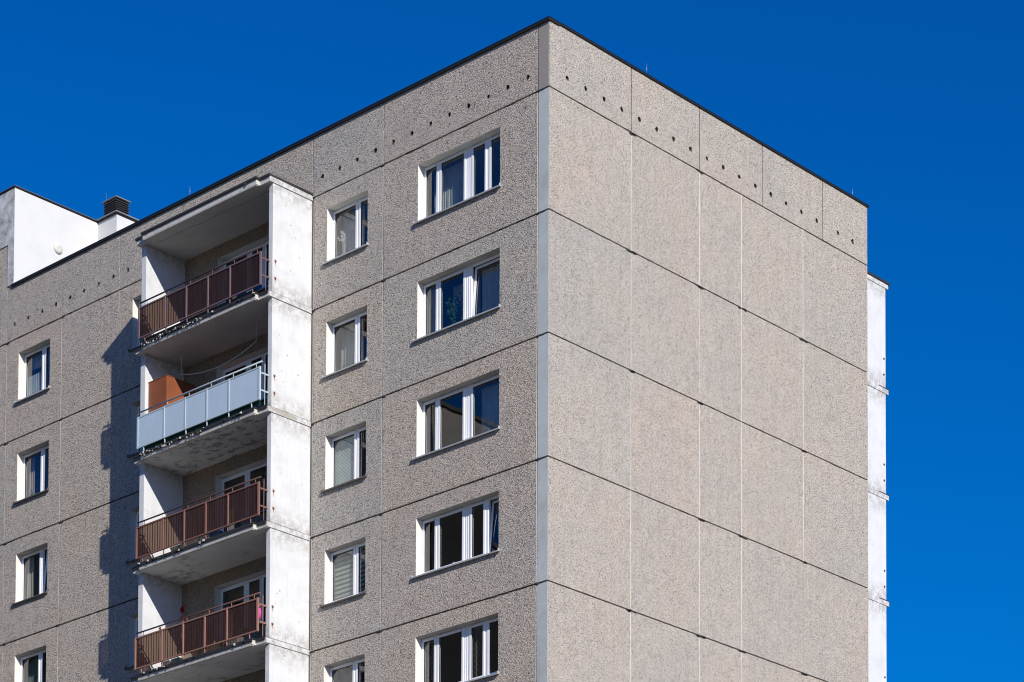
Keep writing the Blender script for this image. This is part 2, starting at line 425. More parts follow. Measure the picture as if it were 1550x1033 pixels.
for i in range(5):
    a, b = PG[i], PG[i+1]; mb = MB()
    wall(mb, GF, a+(JG*.8 if i else .006), b-(JG*.8 if i < 4 else 0), LINE0+HG*.9, RT+.08, .3, PEBG, vents=[(v, 32.812) for v in vg if a+.12 < v < b-.1])
    if i < 4: mb.face([GF(b-JG, LINE0, .012), GF(b+JG, LINE0, .012), GF(b+JG, RT, .012), GF(b-JG, RT, .012)], SEALD)
    mb.build('parapet_panel', B)
# raised stair-tower panel left of the joint
mb = MB(); wall(mb, LF, 20.15+JG, 26, LINE0+HG, 35.14, .3, PEB); mb.build('parapet_panel', B)
# roof edge flashing
mb = MB()
mb.box(-19.93, .035, -.05, .32, RT+.04, RT+.10, FLASH); mb.box(-.32, .035, .3205, 12.17, RT+.07, RT+.11, FLASH)
mb.box(-34.99, -26.01, -.05, .32, RT+.04, RT+.10, FLASH); mb.box(-35.0, -26.01, -.06, .34, RT+.1005, RT+.108, FLASH)
mb.box(-19.95, .045, -.06, .34, RT+.1005, RT+.108, FLASH); mb.box(-.34, .045, .3405, 12.18, RT+.1105, RT+.117, FLASH)
mb.build('roof_edge', B, bevel=.006)
mb = MB(); mb.box(-34.6, -.32, .32, 12.0, 33.45, 33.6, ROOF); mb.build('roof', B)
# lower storeys, far side, core (out of the picture but they close the block)
zl = line(NROW)
mb = MB()
wall(mb, LF, .006, 34.97, -.2, zl-HG, .3, PEB, edge=False); wall(mb, GF, 0.006, 12.12, -.2, zl-HG, .3, PEB)
mb.build('lower_wall', B)
mb = MB(); wall(mb, lambda u, z, d: (-u, 12.10-d, z), .31, 34.6, -.2, RT, .3, PEB); mb.build('rear_wall', B)
mb = MB(); mb.box(-34.97, -34.5, .31, 12.1, -.2, RT+.04, PEB)
mb.build('end_wall', B)
# rooms: floors, partitions, back wall
mb = MB()
for k in range(NROW+1):
    z = line(k)
    mb.box(-34.5, -.31, .31, 5.5, z-.16+.1, z+.1, ROOMF if k else ROOMW)
for u in (.32, 5.3, 7.77, 12.74, 15.23, 17.685, 20.15, 26.02, 30.5):
    mb.box(-u-.06, -u+.06, .315, 5.5, line(NROW), 32.3, ROOMW)
mb.box(-34.5, -.31, 5.5, 5.6, line(NROW), 32.5, ROOMW)
mb.build('room_shell', B)

# ------------------------------------------------------------------ windows
def sash(mb_list, W, u0, u1, z0, z1, y, fw, tilt=0, handle=0):
    """one casement: frame mesh with gasket line + pane, children of window W"""
    mb = MB()
    hinge = Vector((0, y, z0))
    M = Matrix.Translation(hinge) @ Matrix.Rotation(-tilt, 4, 'X') @ Matrix.Translation(-hinge)
    x0, x1 = -u1, -u0
    for (a, b, c, d) in ((x0, x0+fw, z0, z1), (x1-fw, x1, z0, z1), (x0+fw, x1-fw, z0, z0+fw), (x0+fw, x1-fw, z1-fw, z1)):
        mb.box(a, b, y, y+.065, c, d, PVC, M)
    g = .008
    for (a, b, c, d) in ((x0+fw, x0+fw+g, z0+fw, z1-fw), (x1-fw-g, x1-fw, z0+fw, z1-fw), (x0+fw+g, x1-fw-g, z0+fw, z0+fw+g), (x0+fw+g, x1-fw-g, z1-fw-g, z1-fw)):
        mb.box(a, b, y+.012, y+.05, c, d, GASKET, M)
    s = mb.build('sash', W, bevel=.006)
    p = MB()
    P = [M @ Vector(q) for q in ((x0+fw-.004, y+.03, z0+fw-.004), (x1-fw+.004, y+.03, z0+fw-.004), (x1-fw+.004, y+.03, z1-fw+.004), (x0+fw-.004, y+.03, z1-fw+.004))]
    p.face(P, GLASS); p.build('pane', W)
    if handle:
        h = MB(); xh = x1-fw*.5 if handle > 0 else x0+fw*.5; zm = (z0+z1)/2-.08
        h.box(xh-.014, xh+.014, y+.066, y+.078, zm-.05, zm+.05, PVC, M); h.box(xh-.01, xh+.01, y+.0785, y+.125, zm-.012, zm+.012, PVC, M)
        h.box(xh-.012, xh+.012, y+.11, y+.125, zm-.12, zm-.0125, PVC, M); h.build('handle', W)

FY = .215
def window(u0, u1, zt, zb, sashes, mull, sill=SILLL, label=None):
    """frame with posts (window) > sash, pane, sill ; sashes: (u0,u1,tilt)"""
    mb = MB(); fw = .055; y0, y1 = FY, FY+.075
    X0, X1 = -u1-.03, -u0+.03
    T, Bm = zt+.045, zb
    mb.box(X0, X0+fw, y0, y1, Bm, T, PVC); mb.box(X1-fw, X1, y0, y1, Bm, T, PVC)
    mb.box(X0+fw, X1-fw, y0, y1, T-fw-.02, T, PVC); mb.box(X0+fw, X1-fw, y0, y1, Bm, Bm+fw+.02, PVC)
    for (a, b) in mull:
        mb.box(-b, -a, y0-.003, y1-.003, Bm+fw+.02, T-fw-.02, PVC)
        if b-a > .15:
            for q in (.34, .68): mb.box(-b+(b-a)*q-.006, -b+(b-a)*q+.006, y0-.012, y0-.0035, Bm+fw+.021, T-fw-.021, PVC)
    W = mb.build('window', B, base=(-(u0+u1)/2, FY, zb), bevel=.005)
    if label: W['label'] = label
    return W
def win_children(W, fn):
    """run fn with W as parent while meshes keep world coordinates"""
    before = set(COL.objects)
    fn()
    for o in set(COL.objects) - before:
        if o.parent == W: o.location = o.location - W.location
def sill_mesh(W, u0, u1, zb, mat):
    mb = MB(); x0, x1 = -u1-.085, -u0+.035
    t = .012
    A = [(x0, FY+.03, zb+.055), (x1, FY+.03, zb+.055), (x1, -.062, zb), (x0, -.062, zb)]
    Bq = [(p[0], p[1], p[2]-t) for p in A]
    mb.face(A, mat); mb.face(Bq, mat)
    for i in range(4): mb.face([A[i], A[(i+1) % 4], Bq[(i+1) % 4], Bq[i]], mat)
    mb.box(x0, x1, -.07, -.0625, zb-.032, zb+.002, mat)          # drip lip
    for x in (x0-.004, x1-.004): mb.box(x, x+.009, -.066, -.004, zb-.02, zb+.05, mat)
    mb.build('sill', W)

CL = {}
SASH_L = [(3.67, 4.135, 0), (2.78, 3.64, 0)]
for k in range(NROW):
    z = line(k)
    # --- big window beside the corner: narrow + wide casement, broad post, then one or two more casements
    zt, zb = z-.40, z-1.79
    two = k in (0, 3, 4, 5)
    ss = list(SASH_L)
    if two: ss += [(2.115, 2.60, 0), (1.45, 2.035, rad(5.5) if k == 3 else 0)]
    else: ss += [(1.45, 2.585, rad(4.6) if k == 1 else 0)]
    mull = [(3.62, 3.69), (2.60, 2.79)] + ([(2.02, 2.13)] if two else [])
    W = window(1.50, 4.14, zt, zb, ss, mull)
    sm = [SILLL, SILLL, SILLL, SILLL, SILLL, SILLD][k]
    def f():
        for i, (a, b, tl) in enumerate(ss): sash(None, W, a, b, zb+.085, zt-.022, FY-.018 if not tl else FY+.01, .062 if i != 2 or not two else .058, tl, handle=1 if i in (0, 2) else 0)
        sill_mesh(W, 1.50, 4.14, zb, sm)
    win_children(W, f)
    # --- small window next to the balcony tower
    zt, zb = z-.43, z-1.78
    W = window(5.835, 7.25, zt, zb, [], [(6.345, 6.415)])
    def f():
        sash(None, W, 6.40, 7.25, zb+.085, zt-.022, FY-.018, .062); sash(None, W, 5.78, 6.355, zb+.085, zt-.022, FY-.018, .068, handle=1)
        sill_mesh(W, 5.835, 7.25, zb, [SILLL, SILLL, SILLD, SILLD, SILLD, SILLD][k])
    win_children(W, f)
    # --- window half hidden behind the balcony tower
    zt, zb = z-.40, z-1.79
    W = window(13.28, 14.68, zt, zb, [], [(13.78, 13.85)])
    def f():
        sash(None, W, 13.84, 14.675, zb+.085, zt-.022, FY-.018, .062); sash(None, W, 13.23, 13.79, zb+.085, zt-.022, FY-.018, .064)
        sill_mesh(W, 13.28, 14.68, zb, SILLD)
    win_children(W, f)
    # --- window of the far left column
    zt, zb = z-.42, z-1.80
    tl = rad(5.5) if k == 2 else 0
    W = window(18.20, 19.605, zt, zb, [], [(18.69, 18.76)])
    def f():
        sash(None, W, 18.755, 19.60, zb+.085, zt-.022, FY-.018, .062, handle=1); sash(None, W, 18.15, 18.695, zb+.085, zt-.022, FY+.01 if tl else FY-.018, .064, tl)
        sill_mesh(W, 18.20, 19.605, zb, [SILLL, SILLD, SILLD, SILLD, SILLD, SILLD][k])
    win_children(W, f)
    # --- window of the next section, beyond the lift house
    W = window(27.5, 28.9, z-.42, z-1.80, [], [(27.99, 28.06)])
    def f():
        sash(None, W, 28.055, 28.895, z-1.715, z-.442, FY-.018, .062); sash(None, W, 27.45, 27.995, z-1.715, z-.442, FY-.018, .064)
        sill_mesh(W, 27.5, 28.9, z-1.80, SILLD)
    win_children(W, f)
    # --- balcony door and window
    zt = z-.40
    mb = MB(); fw = .055
    mb.box(-11.33, -11.33+fw, FY, FY+.075, z-2.72, zt+.04, PVC); mb.box(-11.33+fw, -8.42, FY, FY+.075, zt-.035, zt+.04, PVC)
    mb.box(-10.36, -10.26, FY, FY+.075, z-2.72, zt-.035, PVC); mb.box(-8.475, -8.42, FY, FY+.075, z-1.72, zt-.035, PVC)
    mb.box(-10.26, -8.475, FY, FY+.075, z-1.72, z-1.65, PVC)
    if k != 2: mb.box(-9.80, -9.70, FY, FY+.075, z-1.65, zt-.035, PVC)
    W = mb.build('balcony_door_frame', B, base=(-10, FY, z-2.72), bevel=.005)
    def f():
        sash(None, W, 10.33, 11.295, z-2.70, zt-.02, FY-.018, .085, handle=1)
        if k != 2: sash(None, W, 9.76, 10.28, z-1.67, zt-.02, FY-.018, .062); sash(None, W, 8.46, 9.74, z-1.67, zt-.02, FY-.018, .062)
        else: sash(None, W, 8.46, 10.28, z-1.67, zt-.02, FY-.018, .062)
        sill_mesh(W, 8.5, 10.2, z-1.72, SILLL)
    win_children(W, f)

# blinds that belong to a window
def slat_blind(u0, u1, z0, z1, y, pitch, depth, ang, mat):
    mb = MB(); z = z1
    while z > z0:
        M = Matrix.Translation((0, y, z)) @ Matrix.Rotation(ang, 4, 'X')
        mb.box(-u1, -u0, -depth/2, depth/2, -.0008, .0008, mat, M); z -= pitch
    for u in (u0+(u1-u0)*.2, u0+(u1-u0)*.8): mb.box(-u-.002, -u+.002, y-depth/2-.004, y-depth/2-.001, z0, z1, mat)
    mb.box(-u1, -u0, y-.02, y+.02, z1+.005, z1+.04, mat)
    return mb
def nearest_window(u, z):
    return min((o for o in COL.objects if o.name.split('.')[0] == 'window'), key=lambda o: (o.location.x+u)**2 + (o.location.z-z)**2)
def win_part(mb, name, u, z, label):
    W = nearest_window(u, z); o = mb.build(name, W); o.location = -W.location; o['label'] = label; return o
BLIND = mat_cloth('warm_grey_slats', (.42,.38,.33), .2)
MINT = mat_cloth('mint_slats', (.72,.80,.77), .45)
ZEBRA = mat_cloth('cream_stripe_blind', (.70,.72,.62), .45, 0, (2, .112, (.20,.22,.20), .42))
z = line(4)
win_part(slat_blind(3.73, 4.08, z-1.66, z-.50, FY+.11, .028, .025, rad(35), BLIND), 'venetian_blind', 3.0, z-1.6, 'fine warm grey slatted blind in the narrow left casement')
win_part(slat_blind(2.17, 2.55, z-1.66, z-.50, FY+.11, .028, .025, rad(35), BLIND), 'venetian_blind', 3.0, z-1.6, 'fine warm grey slatted blind right of the broad post')
z = line(2)
win_part(slat_blind(6.46, 7.20, z-1.66, z-.50, FY+.075, .034, .036, rad(72), MINT), 'venetian_blind', 6.5, z-1.6, 'pale mint slatted blind let down in the small window')
z = line(3)
mb = MB(); mb.box(-7.20, -6.45, FY+.085, FY+.088, z-1.68, z-.47, ZEBRA); mb.box(-6.33, -5.85, FY+.085, FY+.088, z-1.68, z-.47, ZEBRA)
win_part(mb, 'roller_blind', 6.5, z-1.6, 'cream and grey striped roller blind filling the small window')

# ------------------------------------------------------------------ balconies
CRACK = mat_plain('soffit_crack', (.27,.26,.25), .9)
PATCH = mat_plain('mortar_patch', (.36,.34,.29), .9, .15, 20, .3, .006, dirt=.4, dirtscale=8)
ROOFT = mat_plain('pale_tile', (.30,.29,.28), .6, .2)
def chips(mb, x0, x1, y, zt, amount):
    if amount > .5:
        x = x0
        while x < x1-.1:
            w = random.uniform(.05, .16); h = random.uniform(.035, .085)
            mb.box(x, x+w-.004, y-.006, y-.001, zt-h, zt-.001, random.choice([FELT, TAR, FELT, SEALD])); x += w
        x = x0
        while x < x1:
            w = random.uniform(.018, .045); h = random.uniform(.015, .05); z = zt-random.uniform(.0, .06)
            if random.random() < .75:
                M = Matrix.Translation((x, y-.006, z)) @ Matrix.Rotation(random.uniform(-.25,.25), 4, 'Y')
                mb.box(0, w, -.012, .0, -h, 0, random.choice([SLAB, WHITEC, SLAB, ROOFT]), M)
            x += w+random.uniform(.01, .06)
    chips_(mb, x0, x1, y-.012, zt, amount*.6)
def chips_(mb, x0, x1, y, zt, amount):
    """crumbling slab edge: broken drip tiles and mortar lumps along the lip"""
    x = x0
    while x < x1:
        w = random.uniform(.03, .09)
        if random.random() < amount:
            h = random.uniform(.02, .07); d = random.uniform(.012, .03)
            mt = random.choice([FELT, FELT, SLAB, TAR, SEALD]); h *= .7; w *= .8
            M = Matrix.Translation((x, y, zt)) @ Matrix.Rotation(random.uniform(-.2,.2), 4, 'Y') @ Matrix.Rotation(random.uniform(-.3,.3), 4, 'X')
            mb.box(0, w*.9, -d, .0, -h, random.uniform(0,.012), mt, M)
        x += w
def balcony(k, cols, infill, amount, flat=False, label=None):
    """k-th slab (0 is the roof of the tower). balcony slab > railing, handrail, infill_panel, felt_edge"""
    L = line(k)
    bs = (-10.26, 0, L)
    mb = MB(); t0, t1 = L-.065, L+.055
    mids = (-12.43, -8.14)
    # outline of the slab seen from above: two set-back ears at the side walls, wider middle
    out = [(-12.80, .0), (-12.80, -1.385), (mids[0], -1.385), (mids[0], -1.50), (mids[1], -1.50), (mids[1], -1.385), (-7.765, -1.385), (-7.765, .0)]
    mb.face([(x, y, t1) for x, y in out], SLAB)
    mb.face([(x, y, t0) for x, y in out], (SOFFITC, SOFFITC, SOFFIT2, SOFFITP, SOFFITP, SOFFITP)[k])
    for i in range(len(out)):
        a, b = out[i], out[(i+1) % len(out)]
        mt = WHITEC if (i in (6,)) else SLAB
        mb.face([(*a, t0), (*b, t0), (*b, t1), (*a, t1)], mt)
    # drip nib under the front lip
    mb.box(mids[0]+.02, mids[1]-.02, -1.495, -1.43, t0-.022, t0-.002, SLAB)
    S_ = mb.build('balcony' if k else 'balcony_roof', B, base=bs)
    if label: S_['label'] = label
    def part(m, name, bevel=0):
        o = m.build(name, S_, bevel=bevel); o.location = -Vector(bs); return o
    # felt / metal lip on the slab
    m = MB(); e = .03 if k else .035; h = .02 if k else .055
    z0 = t1+.002; 
    pts = [(-12.82-e*.3, .0), (-12.82-e*.3, -1.385-e), (mids[0]-e, -1.385-e), (mids[0]-e, -1.50-e), (mids[1]+e, -1.50-e), (mids[1]+e, -1.385-e), (-7.765 if not k else -7.79, -1.385-e), (-7.765+e*.6 if not k else -7.79, .0)]
    m.face([(x, y, z0+h) for x, y in pts], FELT); m.face([(x, y, z0) for x, y in pts], FELT)
    for i in range(len(pts)): a, b = pts[i], pts[(i+1) % len(pts)]; m.face([(*a, z0), (*b, z0), (*b, z0+h), (*a, z0+h)], FELT)
    if k:
        m.box(mids[0]-.01, mids[1]+.01, -1.532, -1.503, t1-.052, t1+.001, FELT); m.box(-12.82, mids[0]-.03, -1.415, -1.388, t1-.052, t1+.001, FELT); m.box(mids[1]+.03, -7.80, -1.415, -1.388, t1-.045, t1+.001, FELT)
    if k == 1: m.box(mids[0], mids[1], -1.47, -1.40, z0+h+.001, z0+h+.11, SEALD)
    if amount: 
        chips(m, mids[0]+.03, mids[0]+(mids[1]-mids[0])*.55, -1.503 if not k else -1.533, t1, amount)
        chips(m, mids[0]+(mids[1]-mids[0])*.55, mids[1], -1.503 if not k else -1.533, t1, amount*.25)
    part(m, 'edge_trim')
    if not k:
        m = MB(); R = random.Random(3); N = 26; pts_ = []
        for q in range(N+1): pts_.append((-12.3+4.2*q/N, -1.13+.09*q/N+.012*math.sin(q*.7)+R.uniform(-.012,.012)))
        for q in range(N):
            w = .011; m.face([(pts_[q][0], pts_[q][1]-w, t0-.002), (pts_[q+1][0], pts_[q+1][1]-w, t0-.002), (pts_[q+1][0], pts_[q+1][1]+w, t0-.002), (pts_[q][0], pts_[q][1]+w, t0-.002)], CRACK)
        part(m, 'crack'); return S_
    if k == 2:
        m = MB(); R = random.Random(5); P_ = [(-1.30,.02),(-1.12,-.035),(-.9,-.05),(-.72,-.05),(-.55,-.045),(-.44,-.02),(-.5,.03),(-.66,.045),(-.9,.05),(-1.15,.05)]
        m.face([(-7.762, y, L+z) for y, z in P_], PATCH); part(m, 'mortar_patch')
    fr, rail = cols
    yf = -1.52; PX = [-12.50, -11.47, -10.66, -9.85, -9.03, -7.925]
    zt, zb, zh = L+.985, L+.215, L+1.11
    m = MB()
    pw = .024
    for i, x in enumerate(PX): m.box(x-pw*(1.4 if i == 5 else 1), x+pw, yf-.026, yf+.022, zb-.022, zt+.022, fr)
    for i in range(5):
        a, b = PX[i]+pw+.0005, PX[i+1]-pw*(1.4 if i == 4 else 1)-.0005
        m.box(a, b, yf-.02, yf+.016, zt-.02, zt+.018, fr); m.box(a, b, yf-.02, yf+.016, zb-.018, zb+.018, fr)
    # feet
    for x in (-12.28, -11.46, -10.65, -9.86, -9.05, -8.22):
        m.tube([(x, yf+.005, zb-.018), (x, yf+.01, L+.085), (x, yf+.06, L+.075)], .018, fr, 6)
    # returns to the side walls: two flat bars and two thin uprights at each end
    for xa, s in ((-7.90, 1), (-12.52, -1)):
        for dz in (.43, .85):
            m.box(xa-.014, xa+.014, yf+.0225, -1.272, L+dz-.02, L+dz+.02, fr)
        m.tube([(xa+.02*s, -1.40, L+.09), (xa+.02*s, -1.40, L+1.09)], .011, fr, 6)
    part(m, 'railing', .004)
    m = MB()
    m.tube([(-12.47, yf, zh), (-7.85, yf, zh)], .02, rail, 8)
    for x in (-12.2, -11.35, -10.53, -9.70, -8.88, -8.05): m.tube([(x, yf, zt+.018), (x, yf, zh-.015)], .010, fr, 6)
    part(m, 'handrail')
    for i in range(5):
        m = MB(); a, b = PX[i]+pw+.004, PX[i+1]-pw*(1.4 if i == 4 else 1)-.004
        if flat:
            m.box(a, b, yf-.012, yf-.004, zb+.02, zt-.022, infill)
        else:
            n = int((b-a)/.092); p_ = (b-a)/n; za, zz = zb+.018, zt-.02
            for q in range(n):
                xs_ = [a+p_*(q+t) for t in (0, .80, .87, .93, 1.0)]; ys_ = [yf, yf, yf+.013, yf+.013, yf]
                for t in range(4): m.face([(xs_[t], ys_[t], za), (xs_[t+1], ys_[t+1], za), (xs_[t+1], ys_[t+1], zz), (xs_[t], ys_[t], zz)], infill if t == 0 else RIBD)
        part(m, 'infill_panel')
    return S_

def paint(name, c, dirt=.35): return mat_plain(name, c, .5, .08, 30, .12, .002, dirt=dirt, dirtscale=9, dirtcol=(.12,.08,.06))
MAUVE = paint('faded_mauve_paint', (.135,.088,.095)); MAUVED = paint('dark_mauve_paint', (.035,.026,.03))
OXIDE = paint('oxide_brown_paint', (.19,.092,.072)); OXIDED = paint('dark_oxide_paint', (.075,.042,.036))
TERRA = paint('terracotta_paint', (.265,.138,.10), .2); TERRAD = paint('brown_terracotta_paint', (.12,.062,.05))
TEAL = paint('pale_teal_paint', (.37,.45,.49), .15)
SHEETD = mat_sheet('dark_brown_corrugated_plastic', (.030,.018,.020), (.62,.40,.28), .22)
RIBD = mat_plain('dark_rib', (.020,.012,.013), 1.0, .1, spec=0)
SHEETB = mat_sheet('brown_corrugated_plastic', (.052,.028,.025), (.68,.47,.34), .27)
BOARD = mat_plain('light_blue_board', (.41,.51,.60), .45, .04, 12, .05, .002, dirt=.12, dirtscale=2)
balcony(0, None, None, .12, label='flat balcony roof slab with black felt on top')
b1 = balcony(1, (MAUVE, MAUVED), SHEETD, .85, label='top balcony with mauve railing and dark corrugated infill')
b2 = balcony(2, (TEAL, TEAL), BOARD, .7, flat=True, label='balcony with light blue flat railing boards')
b3 = balcony(3, (OXIDE, OXIDED), SHEETB, .25, label='balcony with oxide brown railing and corrugated infill')
b4 = balcony(4, (TERRA, TERRAD), SHEETB, .35, label='balcony with pale terracotta railing and corrugated infill')
b5 = balcony(5, (OXIDE, OXIDED), SHEETB, .3)
# green board closing the slot under the blue boards
GREEN = mat_plain('dark_green_board', (.012,.06,.05), .6, .1)
mb = MB(); mb.box(-12.40, -8.0, -1.44, -1.43, line(2)+.09, line(2)+.30, GREEN)
o = mb.build('kick_board', b2); o.location = -b2.location
# side walls of the balcony tower, one slab-high panel each
SCUFF = mat_plain('grey_scuff', (.30,.30,.29), .9, .2)
ANCH = mat_plain('rusty_anchor', (.16,.08,.045), .8, .3)
for k in range(NROW):
    for x0, x1, right in ((-7.925, -7.79, True), (-12.735, -12.56, False)):
        mb = MB(); zt = line(k)-.067; zb = line(k+1)+.057
        mb.box(x0, x1, -1.268, -.004, zb, zt, WHITE if right else WHITEC)
        if right:
            for q in range(5): blob(mb, lambda u, z, d: (-7.79-d*.2, -u, z), random.uniform(.12, 1.1), random.uniform(zb+.3, zt-.15), random.uniform(.012, .03), random.uniform(.015, .04), SCUFF)
        o = mb.build('side_wall', B, base=((x0+x1)/2, -.6, zb))
        if right:
            m = MB()
            for dz in (.42, .84):
                c = (x1+.001, -1.178, line(k+1)+dz)
                m.lathe(c, [(.03, 0), (.028, .012), (.016, .016), (.014, .03)], ANCH, 10, 'x')
            q = m.build('anchor', o); q.location = -o.location
# concrete edge strip between tower and facade panels
mb = MB(); mb.box(-7.785, -7.735, .022, .2, line(NROW), LINE0-.02, SEALG); mb.box(-7.7345, -7.70, .05, .2, line(NROW), LINE0-.02, SEALD); mb.build('edge_strip', B)

# balconies on the far side of the block, seen past the gable
mb_ = None
for k in range(NROW):
    mb = MB(); zt = line(k)-.067; zb = line(k+1)+.057
    mb.box(-.50, -.35, 12.125, 13.42, zb, zt, WHITEC); o = mb.build('side_wall', B, base=(-.42, 12.8, zb), bevel=.008)
    m = MB()
    for dz in (.42, .84): m.lathe((-.349, 13.33, line(k+1)+dz), [(.03, 0), (.028, .012), (.016, .016), (.014, .03)], ANCH, 10, 'x')
    q = m.build('anchor', o); q.location = -o.location
    mb = MB(); t0, t1 = line(k)-.065, line(k)+.055
    mb.box(-5.3, -.335, 12.13, 13.52, t0, t1, WHITEC); mb.box(-4.9, -.70, 13.52, 13.64, t0, t1, SLAB)
    o = mb.build('rear_balcony', B, base=(-2.8, 12.8, t0))
    m = MB()
    h = .03 if k else .06
    if k: m.box(-5.3, -.34, 13.1, 13.56, t1+.002, t1+h, FELT); m.box(-4.9, -.66, 13.5605, 13.68, t1+.002, t1+h, FELT)
    else: m.box(-5.3, -.31, 12.13, 13.57, t1+.002, t1+h, FELT); m.box(-4.9, -.60, 13.5705, 13.68, t1+.002, t1+h, FELT)
    q = m.build('edge_trim', o); q.location = -o.location

# ------------------------------------------------------------------ lift house on the roof
ZT = 36.68
mb = MB()
mb.box(-26, -19.86, .305, 9.0, 33.62, ZT, LIFTW); mb.box(-26, -19.86, -.012, .3045, 35.16, ZT+.010, LIFTW); mb.box(-20.135, -19.86, -.012, .3045, 33.98, 35.1595, LIFTW)
mb.face([(-26, -.02, 35.15), (-19.86, -.02, 35.15), (-19.86, -.02, ZT), (-26, -.02, ZT)], LIFTD)
mb.box(-20.14, -19.86, -.020, -.013, 33.985, 35.15, LIFTD)
mb.box(-19.858, -19.02, 2.86, 4.5, 33.62, ZT, LIFTW)
lh = mb.build('lift_house', B, base=(-22, 4, 33.62)); lh['label'] = 'white rendered lift house rising above the roof'
mb = MB()
mb.box(-26, -19.825, -.045, 9.03, ZT+.012, ZT+.045, FLASH); mb.box(-26, -19.82, -.05, 9.04, ZT+.0455, ZT+.053, ZINC)
mb.box(-19.8145, -18.98, 2.81, 4.55, ZT+.004, ZT+.035, FLASH); mb.box(-19.81, -18.95, 2.78, 4.58, ZT+.0355, ZT+.07, ZINC)
o = mb.build('roof_trim', lh); o.location = -lh.location
mb = MB(); mb.lathe((-19.86, 1.47, 35.46), [(.145, 0), (.145, .02), (.12, .05), (.06, .062), (.02, .05)], mat_plain('vent_cover_plastic', (.55,.53,.48), .5), 24, 'x')
o = mb.build('vent_cover', lh); o.location = -lh.location

# ------------------------------------------------------------------ things on the roof
LOUV = mat_plain('dark_vent_metal', (.07,.075,.08), .6, .1, 20, .1, .002)
RV = empty('roof_vent', (-19.40, 3.15, ZT+.075), 'dark louvred ventilation box on the white rooftop house', 'ventilator')
def vp(m, name, bevel=0):
    o = m.build(name, RV, bevel=bevel); o.location = -Vector(RV.location); return o
x0, x1, y0, y1, za = -19.67, -19.13, 2.92, 3.36, ZT+.076
m = MB(); m.box(x0+.05, x1-.05, y0+.05, y1-.05, za, za+.46, GASKET); vp(m, 'housing')
m = MB()
for i in range(7):
    zz = za+.03+i*.062
    o_ = [(x0-.02, y0-.02, zz), (x1+.02, y0-.02, zz), (x1+.02, y1+.02, zz), (x0-.02, y1+.02, zz)]
    i_ = [(x0+.045, y0+.045, zz+.036), (x1-.045, y0+.045, zz+.036), (x1-.045, y1-.045, zz+.036), (x0+.045, y1-.045, zz+.036)]
    for q in range(4):
        m.face([o_[q], o_[(q+1) % 4], i_[(q+1) % 4], i_[q]], LOUV)
        o2 = [(p[0], p[1], p[2]-.014) for p in o_]
        m.face([o_[q], o_[(q+1) % 4], o2[(q+1) % 4], o2[q]], LOUV); m.face([o2[q], o2[(q+1) % 4], i_[(q+1) % 4], i_[q]], LOUV)
vp(m, 'louvre')
m = MB(); zc = za+.46
base = [(x0-.05, y0-.05, zc), (x1+.05, y0-.05, zc), (x1+.05, y1+.05, zc), (x0-.05, y1+.05, zc)]
bt = [(p[0], p[1], zc+.025) for p in base]; ap = (-19.40, 3.14, zc+.11)
m.face(base, ZINC)
for q in range(4):
    m.face([base[q], base[(q+1) % 4], bt[(q+1) % 4], bt[q]], ZINC); m.face([bt[q], bt[(q+1) % 4], ap], ZINC)
vp(m, 'cap')
ROD = mat_plain('galvanised_rod', (.38,.38,.37), .4, .1, metal=.6)
rods = [((-12.43, .02, RT+.108), .30, 'thin lightning rod on the roof edge above the balcony roof'),
        ((0, 11.49, RT+.117), .22, 'thin lightning rod near the low far end of the gable roof edge'),
        ((0, 3.36, RT+.117), .26, 'thin lightning rod on the gable roof edge nearest the corner'),
        ((-19.68, 3.0, ZT+.075), .80, 'thin lightning rod rising beside the louvred ventilation box')]
for p, h, lab in rods:
    m = MB(); m.lathe(p, [(.03, 0), (.03, .012), (.012, .02)], ROD, 8); m.tube([(p[0], p[1], p[2]+.018), (p[0]+random.uniform(-.01,.01), p[1], p[2]+h)], [.006, .003], ROD, 6)
    tag(m.build('lightning_rod', base=p), lab, 'lightning rod', 'lightning rods on the roof edges')

# ------------------------------------------------------------------ things in the windows
def curtain(u0, u1, z0, z1, y, mat, label, folds=12, amp=.02, gather=0, group=None):
    mb = MB(); N = folds*8; rows = []
    ph = random.uniform(0, 6)
    for r in range(7):
        w = r/6; zz = z1+(z0-z1)*w; row = []
        for j in range(N+1):
            u = j/N
            off = amp*(.5+.6*w)*(math.sin(2*PI*folds*u+ph+.5*math.sin(5*u+w))+.4*math.sin(2*PI*folds*.43*u+ph*2))
            row.append((-(u1+(u0-u1)*u*(1-gather*w*w)), y+off, zz+.006*math.sin(2*PI*folds*u)*w))
        rows.append(row)
    mb.grid(rows, mat, True)
    return tag(mb.build('curtain', base=(-(u0+u1)/2, y, z0)), label, 'curtain')
SHEER = mat_cloth('sheer_white_curtain', (.80,.80,.78), .45, .15)
BEIGE = mat_cloth('beige_sheer_curtain', (.72,.68,.60), .45, .08)
BROWN = mat_cloth('brown_curtain', (.36,.27,.22), .4)
PINKB = mat_cloth('pale_pink_curtain', (.62,.50,.45), .45)
BLUEW = mat_cloth('blue_striped_curtain', (.78,.82,.85), .5, 0, (0, .095, (.20,.36,.48), .45))
MAROON = mat_cloth('dull_red_brown_curtain', (.30,.21,.19), .45)
Y0 = FY+.17
z = line(0); curtain(2.75, 4.1, z-1.75, z-.45, Y0+.12, SHEER, 'white sheer curtain behind the top large window with four panes', 22, .025)
curtain(6.42, 7.22, z-1.75, z-.45, Y0+.08, mat_cloth('grey_sheer_curtain', (.66,.69,.70), .45, .05), 'smooth grey net curtain behind white orchids in the top small window', 5, .012)
z = line(1); curtain(3.92, 4.12, z-1.75, z-.47, Y0-.02, PINKB, 'narrow pinkish curtain at left edge of the large window with the tall green plant', 3, .015)
